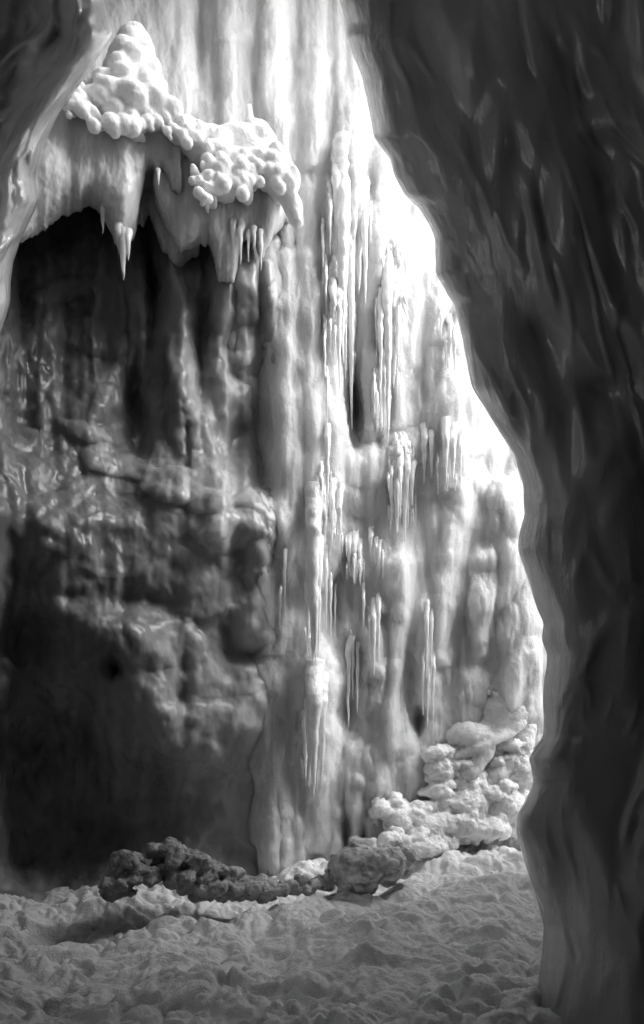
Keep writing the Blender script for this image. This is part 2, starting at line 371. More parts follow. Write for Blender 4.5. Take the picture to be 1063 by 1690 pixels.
# ------------------------------------------------------------------ grey wall in the hollow under the ledge
def sheet(name, us, vs, Yf, mat, back=0.5):
    V, U = np.meshgrid(vs, us, indexing='ij'); n, m = U.shape
    Y = Yf(U, V)
    front = P(U, V, Y).reshape(-1, 3); bk = P(U, V, Y + back).reshape(-1, 3)
    ff = grid_faces(n, m); fb = grid_faces(n, m, off=n * m, flip=True)
    per = np.concatenate([np.arange(m), np.arange(1, n) * m + m - 1, (n - 1) * m + np.arange(m - 2, -1, -1), np.arange(n - 2, 0, -1) * m])
    p2 = np.roll(per, -1); side = np.stack([per, per + n * m, p2 + n * m, p2], -1)
    return np.concatenate([front, bk]), np.concatenate([ff, fb, side])

def recess_Y(U, V):
    w = 10 * perlin(V / 150., U / 200., 1.1)
    r = 0.42 - 0.24 * sst(230, 340, U) - 0.10 * (1 - np.abs(perlin((U + w) / 60., V / 420., 7.7)) * 2) - 0.03 * perlin((U + w) / 17., V / 200., 3.1)
    r = r - 0.10 * fbm(U / 110., V / 150., 9., 4) - 0.26 * sst(740, 880, V)
    r = r - 0.25 * sst(340, 440, U) * sst(560, 420, V) + carve(U, V, [(130, 430, 90, 70, -.12), (222, 660, 16, 70, .25), (236, 720, 18, 40, .2), (432, 680, 16, 110, .22), (250, 470, 8, 60, .2), (385, 590, 60, 20, .0), (330, 560, 20, 90, .15), (390, 720, 40, 50, .15)])
    r = r - 0.3 * sst(60, -40, U)
    return Y0(U, V) + r
# ------------------------------------------------------------------ lower left bank of old ice, going black
def bank_Y(U, V):
    r = -0.04 + 0.10 * sst(1050, 1250, V) - 0.13 * fbm(U / 170., V / 190., 19., 3) - 0.012 * billow(U / 44., V / 60., 5., 2) - 0.03 * perlin(U / 26., V / 160., 15.) - 0.35 * sst(800, 1300, V) * sst(520, 200, U)
    r = r + 0.5 * sst(880, 720, V + 40 * perlin(U / 90., 4.4) + 0.10 * (400 - U)) + 0.6 * sst(380, 700, U + 50 * perlin(V / 130., U / 300., 8.8) + 16 * perlin(V / 40., 3.8))
    r = r + 0.05 * fbm(U / 60. + .8 * perlin(V / 90., U / 90.), V / 60., 44., 2) + carve(U, V, [(20, 1010, 60, 100, .35), (70, 1230, 120, 120, .8), (240, 1340, 170, 90, .6), (60, 1420, 160, 110, .7),  (190, 1100, 14, 22, .25), (455, 960, 10, 60, .3), (60, 1060, 60, 50, .25), (250, 990, 60, 20, .08), (300, 1130, 20, 60, .1), (420, 1080, 30, 12, .15)])
    return Y0(U, V) + r
def build_bank():
    # the hollow's back wall above ...
    A = Relief(-260, 640, 200, 1560, 2.3, 6.2 / F)
    T = lambda pts: A.tube(pts, .06)
    T([(215, 330, 22, .0), (218, 450, 20, .05), (232, 500, 24, .05), (228, 560, 16, .05), (222, 640, 7, .03)])
    T([(275, 330, 22, .1), (285, 420, 20, .12), (290, 520, 22, .12), (292, 620, 18, .12), (296, 690, 12, .1), (298, 740, 7, .05)])
    T([(302, 625, 5, .08), (312, 670, 13, .1), (332, 720, 20, .1), (345, 790, 30, .1), (352, 860, 40, .1)])
    T([(362, 380, 20, .1), (366, 480, 18, .1), (356, 560, 12, .05), (352, 620, 6, .03)])
    T([(400, 420, 22, .12), (410, 520, 18, .1), (404, 590, 14, .05), (396, 612, 8, .03)])
    T([(440, 440, 14, .1), (448, 560, 14, .12), (450, 640, 9, .1)])
    for (u, v_, ru, rv, fw, d, t) in [(140, 690, 80, 66, -.02, .34, 0), (120, 630, 80, 50, -.1, .25, 0), (152, 716, 50, 18, .1, .14, .35), (195, 765, 66, 24, .1, .2, .25), (60, 760, 70, 50, .0, .3, 0), (235, 500, 24, 40, 0, .15, 0),
                                   (290, 800, 60, 30, .1, .25, 0), (80, 560, 90, 60, -.1, .25, 0), (110, 480, 60, 20, -.05, .15, -.2), (160, 560, 60, 30, -.05, .2, .2)]:
        A.lump(u, v_, ru, rv, fw, d * .7, t, .16)
    YA = recess_Y(A.U, A.V) - A.H + 1.2 * sst(490, 620, A.U) + 1.8 * sst(400, 260, A.V) * sst(380, 460, A.U) + 0.6 * sst(860, 1200, A.V)
    # ... and the swollen old ice below it
    R = Relief(-260, 640, 200, 1560, 2.3, 5.9 / F)
    for a in [(430, 830, 48, 26, .1, .25), (400, 868, 52, 30, .15, .28), (462, 850, 28, 40, .2, .2), (350, 828, 42, 20, .08, .2), (368, 890, 46, 26, .15, .25), (300, 820, 46, 24, .0, .2), (240, 800, 60, 20, .0, .2),
              (425, 960, 34, 60, .1, .25), (405, 1020, 44, 24, .2, .25, .2), (440, 905, 22, 16, .25, .15), (330, 960, 90, 60, .0, .2), (200, 900, 90, 60, .0, .2), (120, 880, 60, 40, .0, .2),
              (250, 1060, 100, 40, .05, .2, .1), (380, 1110, 80, 40, .05, .2, -.15), (330, 1210, 90, 50, .04, .2), (440, 1190, 60, 50, .05, .2), (430, 1330, 60, 70, .0, .25)]:
        big = a[1] > 930 or a[0] < 280
        R.lump(*a[:4], a[4] * (.5 if big else .8), a[5] * (.3 if big else .6), a[6] if len(a) > 6 else 0.0, .2 if big else .1)
    T = lambda pts: R.tube(pts, .05)
    T([(444, 890, 14, .2), (441, 950, 13, .23), (440, 1010, 12, .25), (441, 1050, 9, .27), (441, 1064, 4, .27)])
    T([(425, 980, 14, .2), (424, 1030, 12, .25), (428, 1050, 7, .25)])
    YBk = bank_Y(R.U, R.V) - R.H + 2.0 * sst(740, 560, R.V)
    Y = -smax(-YA, -YBk, .45)
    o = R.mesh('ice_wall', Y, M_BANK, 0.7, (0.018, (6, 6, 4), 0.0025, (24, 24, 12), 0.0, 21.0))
    tag(o, 'shadowed grey ice wall under the snowy ledge, lumpy lower down and sinking into black at lower left', 'ice wall')
    return R
BANK = build_bank()
FALL = build_fall()

# ------------------------------------------------------------------ ledge with its hanging skirt, and the skirts behind it
def skirt(name, label, us, top, lip, Yf, thick, mat, cat='ice curtain', nse=(0.012, 0.006), seed=0, teeth=0.0, voxel=0.012, extra=None, group=None, drip=()):
    """a hanging curtain of ice: front from top(u) to lip(u), a rounded rim, then back up behind"""
    u = np.asarray(us, float); tp = np.interp(u, *zip(*top)); lp = np.interp(u, *zip(*lip))
    lp = lp + teeth * np.clip(perlin(u / 9., seed * 1.7), -0.2, 1) + teeth * 0.5 * perlin(u / 3.6, seed * 2.7)
    for (du, dl, dw) in drip: lp = lp + dl * np.exp(-((u - du) / dw) ** 2)
    ts = np.linspace(0, 1, 60)
    Yn = Yf(u)
    rows = []
    for t in ts: rows.append((tp + (lp - tp) * t, Yn + thick * (1 - np.sqrt(np.clip(1 - max(0, (t - 0.55) / 0.45) ** 2, 0, 1))) * 0.8))
    for t in ts[::-1][1:]: rows.append((tp + (lp - tp) * t + 1, Yn + thick * (0.8 + 0.9 * (1 - t))))
    R = np.array(rows)                           # rows, 2, nu
    V, Y = R[:, 0], R[:, 1]; U = np.broadcast_to(u, V.shape)
    flute = 0.045 * perlin((U + 8 * perlin(V / 90., seed)) / 22., V / 300., seed + .5) + 0.05 * perlin(U / 70., V / 110., seed + 5.)
    Y = Y - flute * thick * 2
    n, m = V.shape; so = Soup()
    vv = P(U, V, Y).reshape(-1, 3)
    f = grid_faces(n, m)
    caps = []
    for j in (0, m - 1):
        a = np.arange(n // 2) * m + j; b = (n - 1 - np.arange(n // 2)) * m + j
        q = np.stack([a[:-1], a[1:], b[1:], b[:-1]], -1); caps.append(q if j == 0 else q[:, ::-1])
    tcap = np.stack([np.arange(m - 1), np.arange(1, m), (n - 1) * m + np.arange(1, m), (n - 1) * m + np.arange(m - 1)], -1)[:, ::-1]
    so.add(vv, np.concatenate([f] + caps + [tcap]))
    if extra: extra(so)
    co, no, fc = so.build(voxel, 1)
    co = noise_push(co, no, nse[0], (9, 9, 3), nse[1], (40, 40, 16), 0, seed * 3.7)
    o = mesh_obj(name, co, fc, mat)
    if label: tag(o, label, cat, group)
    return o

YL = lambda u: 5.05 + 1.3 * np.clip(np.asarray(u, float) / 600., -0.4, 1)      # the ledge stands out in front of the fall
def ledge_extra(so):
    for (u, v, ru, rv, d) in [(110, 230, 60, 60, .5), (200, 250, 70, 60, .5), (280, 270, 60, 60, .5), (350, 310, 60, 50, .4), (420, 320, 50, 40, .3), (150, 200, 50, 40, .5)]:
        so.lump(u, v, ru, rv, 0, d, Y=float(YL(u)) + 0.45)
skirt('ice_ledge', 'pale grey ice ledge with a ragged hanging lip under the snow cap', np.arange(-20, 300, 2.0),
      [(-20, 150), (60, 150), (100, 150), (300, 200)],
      [(-20, 440), (30, 405), (60, 385), (85, 372), (100, 360), (125, 348), (150, 342), (168, 352), (180, 380), (190, 402), (205, 405), (222, 392), (232, 330), (240, 292), (255, 290), (272, 296), (284, 330), (300, 330)],
      lambda u: YL(u), 0.42, M_LEDGE, 'ice ledge', seed=3, teeth=9, extra=ledge_extra)
skirt('ice_curtain', 'ragged grey ice curtain hanging from the ledge between the dark hollow and the bright fall', np.arange(255, 506, 2.0),
      [(255, 230), (520, 330)],
      [(255, 330), (275, 380), (300, 420), (320, 408), (345, 400), (360, 465), (385, 470), (400, 395), (420, 400), (432, 420), (445, 400), (470, 372), (485, 392), (506, 350)],
      lambda u: YL(u) + 0.12 + 0.7 * sst(440, 506, u), 0.32, M_LEDGE, seed=8, teeth=12)
skirt('ice_curtain', 'dim inner ice curtain with an arched rim, just behind the ledge lip', np.arange(195, 330, 2.0),
      [(195, 240), (330, 260)], [(195, 350), (210, 372), (235, 372), (246, 350), (262, 400), (280, 430), (300, 440), (330, 420)],
      lambda u: YL(u) + 0.42, 0.3, M_LEDGE, seed=12, teeth=8)
skirt('ice_curtain', 'jagged narrow ice curtain in shadow above the dark slot', np.arange(376, 440, 1.5),
      [(376, 430), (440, 430)], [(376, 600), (388, 608), (402, 596), (412, 600), (420, 570), (432, 560), (440, 470)],
      lambda u: YL(u) + 0.55, 0.2, M_LEDGE, seed=14, teeth=14)

# ------------------------------------------------------------------ snow cap on the ledge
def build_cap():
    so = Soup(); rnd = random.Random(5)
    def B(u, v, r, fw=0.0, rv=None, t=0.0, dep=None): so.lump(u, v, r, rv or r, fw, dep, t, Y=float(YL(u)) + 0.1)
    core = [(222, 72, 32, 34), (215, 110, 48, 40), (205, 150, 66, 40), (240, 180, 62, 30), (185, 140, 50, 30), (290, 205, 55, 20), (340, 225, 50, 22), (385, 225, 48, 26), (425, 230, 36, 34), (430, 265, 42, 32), (450, 290, 34, 26), (405, 250, 50, 30), (465, 300, 24, 22), (160, 160, 40, 22), (320, 215, 40, 20)]
    def core_lump(u, v, ru, rv, dep, off):
        Yc = float(YL(u)) + off; k = Yc / F; e = math.hypot(rv, dep * (HY - v) / F / k); so.lump(u, v + (e - rv) * .95, ru, rv, 0.0, dep, Y=Yc)
    for (u, v, ru, rv) in core: core_lump(u, v, ru * .94, rv * .9, 0.17, .12)
    for (u, v, r, fw) in [(222, 56, 20, .05), (206, 78, 20, .12), (238, 84, 20, .1), (222, 96, 26, .15), (195, 104, 20, .15), (245, 110, 22, .12), (205, 130, 28, .2), (232, 134, 28, .2), (170, 128, 18, .15), (258, 140, 18, .12), (180, 150, 26, .22),
                          (215, 158, 30, .25), (252, 162, 28, .22), (280, 178, 22, .2), (150, 150, 14, .2)]:
        B(u, v, r, fw, r * .72)
    for (u, v, ru, rv) in [(222, 62, 30, 28), (218, 95, 44, 34), (208, 135, 60, 34), (235, 165, 62, 26), (300, 205, 44, 16), (350, 222, 44, 18), (400, 225, 40, 26), (425, 222, 28, 30), (435, 262, 34, 26)]:
        core_lump(u, v, ru, rv * .9, 0.18, .14)
    for (u, v, ru, rv) in [(165, 172, 46, 16), (215, 186, 54, 20), (265, 196, 40, 18), (380, 268, 44, 30), (430, 272, 46, 30), (350, 252, 40, 22), (308, 222, 34, 14), (465, 300, 26, 20), (360, 300, 30, 14), (200, 205, 40, 12)]:
        core_lump(u, v - 6, ru, rv * .8, 0.2, .04)
    co, no, fc = so.build(0.012, 20); co = noise_push(co, no, .012, (6, 6, 14), .004, (20, 20, 30), 0, 3)
    so = Soup(); so.add(co, fc)
    knobs = [(113, 170, 10), (122, 164, 10), (134, 159, 11), (105, 177, 7), (137, 181, 14), (117, 192, 6), (153, 206, 14), (148, 203, 11), (192, 222, 9), (185, 205, 14), (202, 207, 13), (217, 208, 13), (230, 205, 12), (212, 191, 11), (245, 203, 12),
             (262, 200, 13), (250, 214, 7), (274, 217, 9), (282, 228, 5), (178, 172, 15), (165, 160, 14), (192, 178, 13), (290, 214, 12), (310, 234, 9), (298, 222, 8), (326, 226, 10), (346, 238, 9), (345, 262, 9),
             (360, 240, 10), (370, 270, 11), (363, 282, 12), (352, 288, 8), (340, 293, 9), (330, 293, 9), (320, 298, 9), (398, 275, 12), (412, 288, 12), (345, 311, 9), (355, 312, 8), (370, 305, 12), (385, 302, 12), (335, 325, 9), (328, 318, 8), (344, 330, 7), (336, 338, 4),
             (398, 320, 9), (400, 314, 8), (410, 296, 11), (442, 280, 14), (455, 283, 13), (470, 292, 12), (425, 275, 12), (450, 298, 12), (465, 310, 10), (428, 300, 10), (480, 300, 8),
             (393, 290, 12), (452, 262, 12), (462, 276, 11)]
    for (u, v, r) in knobs:
        r *= (1.1 if u > 330 else 1.0) * rnd.uniform(.7, 1.25); u += rnd.uniform(-3, 3); v += rnd.uniform(-3, 3); B(u, v, r, 0.20 + 0.002 * r, r * .9); B(u + 5, v - 5, r * 1.0, 0.13, r * .85, dep=0.16)
    so.tube([tuple(P(411, 205, float(YL(411)))) + (.045,), tuple(P(411, 190, float(YL(411)))) + (.034,), tuple(P(411, 176, float(YL(411)))) + (.030,), tuple(P(411, 172, float(YL(411)))) + (.02,)])
    so.tube([tuple(P(452, 300, float(YL(452)) - .05)) + (.12,), tuple(P(480, 330, float(YL(480)))) + (.10,), tuple(P(490, 370, float(YL(490)))) + (.06,)])
    co, no, fc = so.build(0.0085, 11)
    co = noise_push(co, no, 0.004, (9, 9, 12), 0.0025, (38, 38, 38), 0, 31.0)
    tag(mesh_obj('snow_cap', co, fc, M_SNOW), 'bright peaked snow mound with rounded knobs along its rim, on the ledge at upper left', 'snow')
build_cap()

# ------------------------------------------------------------------ dark ice wall close on the right
EDGE = [(-900, 470), (-300, 520), (-100, 548), (0, 560), (40, 571), (60, 573), (95, 586), (130, 598), (150, 600), (170, 605), (200, 612), (228, 618), (246, 630), (264, 643), (288, 650), (300, 656), (322, 667), (340, 688), (352, 698), (370, 708), (395, 718), (450, 720), (488, 738),
        (500, 748), (550, 760), (590, 769), (640, 781), (668, 798), (715, 826), (755, 850), (800, 862), (850, 866), (880, 857), (905, 856), (950, 869), (1000, 886), (1028, 897), (1055, 895), (1080, 903), (1120, 898), (1180, 896), (1215, 896),
        (1234, 884), (1252, 873), (1268, 878), (1290, 880), (1320, 867), (1345, 855), (1370, 851), (1400, 858), (1440, 872), (1480, 884), (1530, 898), (1560, 897), (1600, 888), (1690, 880), (2100, 860)]
def build_right():
    vs = np.arange(-560, 2060, 2.6)
    ed = np.interp(vs, *zip(*EDGE)); ker = np.hanning(9); ker /= ker.sum()
    ed = np.convolve(np.pad(ed, 4, 'edge'), ker, 'valid'); jit = 3.0 * perlin(vs / 60., 7.3) + 0.8 * perlin(vs / 25., 2.3)
    kk = np.hanning(161); kk /= kk.sum(); eds = np.convolve(np.pad(ed, 80, 'edge'), kk, 'valid')
    s_front = np.concatenate([np.linspace(0, 1, 70) ** 1.6 * 200, np.linspace(204, 1500, 300)])
    s_back = (np.linspace(0, 1, 30)[1:] ** 1.6 * 1500)[::-1]
    V, Sg = np.meshgrid(vs, np.concatenate([s_back, s_front]), indexing='ij')
    nb = len(s_back); E = ed[:, None] + (eds - ed)[:, None] * sst(4, 150, Sg) + jit[:, None] * np.exp(-(Sg / 30.) ** 2)
    isb = (np.arange(Sg.shape[1]) < nb)[None, :]
    U = E + Sg
    R = 90.0
    round_ = 0.42 * (1 - np.sqrt(np.clip(1 - (1 - np.clip(Sg / R, 0, 1)) ** 2, 0, 1)))
    Yc = 3.35 + 0.0 * V
    # the big drapery folds run down parallel to the edge
    Sq = U - eds[:, None]; w = 30 * perlin(V / 300., Sq / 300., 1.5) + 12 * perlin(V / 90., Sq / 140., 4.5)
    q = Sq + w + 0.10 * (V - 500)
    def crease(x, y, z): return np.exp(-(perlin(x, y, z) / 0.13) ** 2)
    fold = 0.10 * fbm(q / 170., V / 420., 2.2, 2) + 0.035 * crease(q / 95., V / 330., 5.5) * sst(-0.3, 0.35, perlin(q / 200., V / 260., 9.1)) \
        + 0.022 * perlin(q / 50., V / 210., 7.5) + 0.016 * crease(q / 60., V / 240., 3.1) * sst(0.0, 0.4, perlin(q / 120., V / 160., 19.1))
    fold = fold + 0.022 * np.exp(-(perlin(q / 44., V / 150., 12.3) / 0.3) ** 2) * sst(90, 20, Sg)
    lob = carve(U, V, [(1005, 650, 40, 40, -.08), (1000, 200, 60, 30, .05), (900, 560, 40, 50, -.05), (935, 340, 26, 90, .07), (820, 240, 20, 60, .05), (815, 690, 34, 60, .05), (770, 120, 26, 60, .05)])
    lean = -0.0011 * np.clip(Sg, 0, 1500) - 0.35 * sst(1250, 1650, V) * sst(0, 200, Sg)
    Yf = Yc + round_ + (lean - (0.85 * fold + 0.008 * perlin(q / 30., V / 80., 5.7) + 0.012 * crease(q / 44., V / 190., 33.3) * sst(0, .35, perlin(q / 90., V / 120., 39.1)) + lob) * sst(-5, 40, Sg))
    Yb = Yc + 0.42 + 0.55 * np.sqrt(np.clip(Sg / 260., 0, 1)) + 0.0002 * Sg
    Y = np.where(isb, Yb, Yf)
    v = P(U, V, np.maximum(Y, 0.9)); n, m = U.shape
    f = grid_faces(n, m)
    # close along top, bottom, far side by welding the two end columns
    a = np.arange(n) * m; side = np.stack([a[:-1], a[1:], a[1:] + m - 1, a[:-1] + m - 1], -1)[:, ::-1]
    o = mesh_obj('ice_pillar', v.reshape(-1, 3), np.concatenate([f, side]), M_DARK)
    tag(o, 'huge smooth dark ice wall with rippled glossy folds, close on the right', 'ice wall')
build_right()

LEDGE_E = [(-900, 240), (-300, 215), (0, 172), (30, 180), (56, 187), (72, 175), (90, 165), (110, 152), (135, 138), (155, 122), (178, 104), (205, 90), (235, 74), (262, 66), (290, 60), (330, 64), (350, 58), (370, 46), (395, 33), (430, 21), (470, 19), (500, 16), (530, 8), (562, 0), (650, -50), (760, -95), (1000, -150), (1500, -200), (2100, -220)]
def build_left():
    vs = np.arange(-560, 1900, 2.6)
    ed = np.interp(vs, *zip(*LEDGE_E)) + 3 * perlin(vs / 40., 8.3)
    kk = np.hanning(121); kk /= kk.sum(); eds = np.convolve(np.pad(ed, 60, 'edge'), kk, 'valid'); ks = np.hanning(9); ks /= ks.sum(); ed = np.convolve(np.pad(ed, 4, 'edge'), ks, 'valid')
    s_front = np.concatenate([np.linspace(0, 1, 60) ** 1.5 * 150, np.linspace(154, 1300, 160)])
    s_back = (np.linspace(0, 1, 30)[1:] ** 1.6 * 1300)[::-1]
    V, Sg = np.meshgrid(vs, np.concatenate([s_back, s_front]), indexing='ij')
    nb = len(s_back); isb = (np.arange(Sg.shape[1]) < nb)[None, :]
    U = ed[:, None] + (eds - ed)[:, None] * sst(10, 160, Sg) - Sg; Sq = eds[:, None] - U
    round_ = 0.35 * (1 - np.sqrt(np.clip(1 - (1 - np.clip(Sg / 60., 0, 1)) ** 2, 0, 1)))
    w = 16 * perlin(V / 120., Sq / 200., 21.5) + 7 * perlin(V / 45., Sq / 60., 14.5)
    q = Sq + w
    fold = 0.06 * perlin(q / 60., V / 190., 22.2) + 0.05 * np.exp(-(perlin(q / 40., V / 150., 25.5) / 0.16) ** 2) + 0.03 * perlin(q / 22., V / 45., 27.5) + 0.008 * perlin(q / 8., V / 16., 2.2)
    step = 0.22 * sst(25, 95, Sg + 30 * perlin(V / 120., 5.5)) * sst(420, 200, V)       # the glossy strip stands proud of the darker ice behind it
    Yf = 3.9 + round_ - fold * sst(0, 25, Sg) + step - 0.0010 * np.clip(Sg - 120, 0, 1300)
    Yb = 4.25 + 0.35 * np.sqrt(np.clip(Sg / 200., 0, 1))
    Y = np.where(isb, Yb, Yf)
    n, m = U.shape; v = P(U, V, Y)
    f = grid_faces(n, m, flip=True)
    a = np.arange(n) * m; side = np.stack([a[:-1], a[1:], a[1:] + m - 1, a[:-1] + m - 1], -1)
    o = mesh_obj('ice_pillar', v.reshape(-1, 3), np.concatenate([f, side]), M_LEFT)
    tag(o, 'wet glossy ice wall with bright streaks, tapering down at the upper left edge', 'ice wall')
build_left()

# ------------------------------------------------------------------ knobbly ice at the lower right foot
def foot_mass(name, label, spec, seed, mat, voxel=0.011, amp=0.016):
    so = Soup(); rnd = random.Random(seed)
    for (u, v, ru, rv, n, rmin, rmax, fw) in spec:
        so.lump(u, v, ru * .85, rv * .85, fw - .05, 0.3)
        for k in range(n):
            a = rnd.uniform(0, 2 * math.pi); q = math.sqrt(rnd.random())
            uu, vv = u + ru * q * math.cos(a), v + rv * q * math.sin(a); r = rnd.uniform(rmin, rmax)
            so.lump(uu, vv, r * rnd.uniform(.6, 1.5), r * rnd.uniform(.5, 1.1), fw - .03 + .2 * math.sqrt(max(0, 1 - q * q * .9)) + rnd.uniform(-.02, .02), tilt=rnd.uniform(-.5, .5))
    co, no, fc = so.build(voxel, 6)
    co = noise_push(co, no, amp, (14, 14, 14), amp * .6, (45, 45, 45), 0, seed)
    return tag(mesh_obj(name, co, fc, mat), label, 'ice mound')
foot_mass('ice_mound', 'heap of rounded knobbly ice at the right foot of the fall', [
    (760, 1325, 60, 44, 70, 7, 16, .08), (700, 1362, 60, 34, 60, 6, 14, .14), (820, 1330, 55, 45, 60, 7, 16, .1), (680, 1395, 70, 24, 50, 7, 14, .3), (850, 1270, 40, 50, 40, 8, 18, .0), (740, 1262, 40, 34, 26, 12, 22, -.04),
    (790, 1365, 60, 22, 50, 6, 12, .25), (650, 1340, 40, 30, 20, 8, 16, .04), (870, 1350, 40, 40, 30, 7, 14, .0)], 4, M_KNOB)
def swirl():
    so = Soup()
    def T(pts): so.tube([tuple(P(u, v, float(Y0(u, v)) - fw + .08)) + (r * 7.2 / F,) for (u, v, r, fw) in pts], flat=0.9)
    T([(806, 1140, 18, .05), (830, 1150, 22, .12), (848, 1172, 24, .18), (846, 1198, 24, .2), (820, 1216, 26, .22), (792, 1228, 26, .22), (765, 1242, 28, .16), (735, 1258, 28, .1)])
    T([(796, 1195, 18, .12), (800, 1226, 22, .2), (786, 1250, 26, .2), (760, 1282, 28, .2)])
    T([(866, 1195, 20, .1), (856, 1232, 26, .12), (826, 1266, 28, .16), (800, 1296, 26, .2)])
    for a in [(820, 1180, 34, 36, -.02), (770, 1215, 40, 26, .02)]: so.lump(*a)
    co, no, fc = so.build(0.012, 24); co = noise_push(co, no, 0.016, (9, 9, 9), 0.006, (30, 30, 30), 0, 77)
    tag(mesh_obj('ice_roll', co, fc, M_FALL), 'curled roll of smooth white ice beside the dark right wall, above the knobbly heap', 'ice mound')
swirl()

# ------------------------------------------------------------------ icicles
IR = random.Random(11)
def surf(u, v, base=None):
    return base if base is not None else FALL.at(u, v)
def icicle(par, u, v0, v1, r, fw=0.25, drift=0.0, mat=None, bump=0.09, base=None, tip=0.7, spindle=False):
    """grows out of the ice behind at v0 and hangs free, in front of whatever stands behind it, to v1"""
    Yt = surf(u, v0, base); Ys = [surf(u, v0 + (v1 - v0) * t, base) for t in (0, .15, .3, .5, .7, .85, 1)]
    Yf = min(min(Ys) + .02, Yt) - fw * .35
    n = 8; pts = []
    for i in range(n + 1):
        t = i / n
        rr = r * .92 * ((1 - t) ** 1.0 * .9 + .09) * (1 + (0.16 if r < 8 else .07) * IR.uniform(-1, 1))
        if spindle: rr *= min(1, .45 + t * 2.5)
        if i == n: rr = tip
        Yb = Yt + .03 + (Yf - Yt - .03) * min(1, t * 3.5) if t < .29 else Yf
        k = Yb / F
        p = P(u + drift * t * t + IR.uniform(-.08, .08) * r, v0 + (v1 - v0) * t, Yb)
        pts.append((*p, rr * k))
    v, f = tube_mesh(pts, 14, 1.0, 0.009, .2 if r > 8 else .5, IR.uniform(0, 90), bump * min(1, 5.0 / r) * (.3 if r > 8 else .8))
    return mesh_obj('icicle', v, f, mat or M_ICICLE, parent=par)

def cluster(label, main, fringe=(), rootpads=(), mat=None, base=None, fwd=0.25, cat='icicles'):
    """icicles grown together: an Empty at the root, every icicle a mesh under it"""
    e = bpy.data.objects.new('icicle_cluster', None); COL.objects.link(e); tag(e, label, cat, 'icicle clusters on the frozen fall')
    e.empty_display_size = 0.1
    for a in main:
        icicle(e, a[0], a[1], a[2], a[3], fwd + (a[4] if len(a) > 4 else 0), a[5] if len(a) > 5 else 0.0, mat=mat, base=base)
    for (ua, ub, va, vb, n, rmin, rmax, lmin, lmax) in fringe:
        for k in range(n):
            t = (k + IR.uniform(.1, .9)) / n; u = ua + (ub - ua) * t; r = IR.uniform(rmin, rmax); l = lmin + (lmax - lmin) * IR.random() ** 1.7 * 2.0; r *= .8
            v1 = va + (vb - va) * t + l * .3
            icicle(e, u, v1 - l, v1 + IR.uniform(-8, 12), r, fwd + IR.uniform(-.16, .2), IR.uniform(-2, 2), mat=mat, base=base, bump=.3, spindle=True)
    if rootpads:
        so = Soup()
        for (u, v, ru, rv) in rootpads:
            for k in range(int(rv * ru / 7)):
                a = IR.uniform(0, 6.28); q = IR.random() ** .6; r = IR.uniform(2.0, 4.6) * (1.3 - .5 * q)
                uu, vv = u + ru * q * math.cos(a), v + rv * q * math.sin(a)
                Yb = surf(uu, vv, base); so.lump(uu, vv, r * .9, r * IR.uniform(2.5, 7.5), 0, .02 + .05 * (1 - q) * IR.random() + .015 * IR.random(), Y=Yb + .003)
        co, no, fc = so.build(0.0085, 1); co = noise_push(co, no, 0.005, (24, 24, 10), 0.004, (70, 70, 40), 0, IR.uniform(0, 50))
        mesh_obj('icicle_root', co, fc, mat or M_ICICLE, parent=e)
    e.location = tuple(float(c) for c in P(main[0][0], main[0][1], surf(main[0][0], main[0][1], base)))      # the Empty sits where the cluster is rooted
    for c in e.children: c.location = -e.location
    return e

cluster('long white icicles streaming from the overhang at the top centre of the fall', [(566, 230, 600, 19, .16), (580, 290, 708, 12, .22), (593, 260, 480, 15, .2), (602, 300, 500, 10, .2, 2), (556, 250, 430, 12, .05), (584, 240, 420, 18, .1), (572, 300, 480, 11, .3)])
cluster('rough bristling icicle curtain above the dark hole at mid height', [(560, 440, 640, 8), (578, 430, 600, 9, .04), (550, 450, 590, 7, -.03), (570, 470, 625, 6, .05)],
        [(545, 588, 560, 600, 14, 2.5, 5, 25, 70), (545, 586, 500, 540, 12, 2.5, 5, 20, 60)], rootpads=[(556, 480, 14, 60), (574, 520, 13, 70)])
cluster('bristling icicle curtain ending in one long tip, right of the dark hole', [(640, 420, 735, 12, .12), (650, 430, 640, 9, .03), (628, 470, 690, 7, -.03), (656, 460, 660, 6, .03), (634, 560, 705, 6, .04), (618, 620, 690, 5)],
        [(620, 664, 560, 600, 14, 2.5, 5, 25, 70), (616, 646, 660, 680, 10, 2.5, 4.5, 25, 60), (628, 662, 490, 520, 10, 2.5, 5, 25, 60)], rootpads=[(646, 470, 20, 60), (640, 580, 13, 70), (622, 660, 9, 40)])
cluster('short curved icicle leaning out over the right shoulder of the fall', [(662, 478, 536, 5, .0, 17), (668, 482, 515, 4, .03, 8)], fwd=.34)
cluster('chunky broken icicles under the middle shelf of the fall', [(655, 760, 880, 10), (668, 770, 892, 9), (646, 760, 860, 8), (680, 760, 835, 8), (660, 740, 850, 9, .05), (672, 745, 830, 8, .06)],
        [(640, 686, 850, 860, 12, 3, 6, 30, 70), (640, 684, 800, 800, 10, 3, 6, 30, 60)], rootpads=[(662, 760, 22, 34), (664, 810, 18, 40)])
cluster('ragged icicles left of the middle shelf, over pale flutes', [(536, 780, 930, 7), (548, 790, 900, 8), (560, 800, 910, 8, -.02), (540, 700, 850, 7, .03), (530, 760, 890, 5)],
        [(530, 572, 870, 905, 10, 3, 5, 25, 60)], rootpads=[(545, 830, 12, 50)])
cluster('small glinting icicles hanging lowest under the middle shelf', [(584, 880, 962, 8), (594, 890, 960, 6), (576, 880, 945, 6), (586, 900, 950, 5, .05)], [(570, 604, 940, 950, 8, 2.5, 5, 20, 40)], rootpads=[(586, 915, 15, 24)])
cluster('thin pair of icicles beside a pale column under the shelf', [(612, 870, 915, 6), (626, 890, 950, 5), (620, 885, 930, 5), (632, 905, 955, 3)])
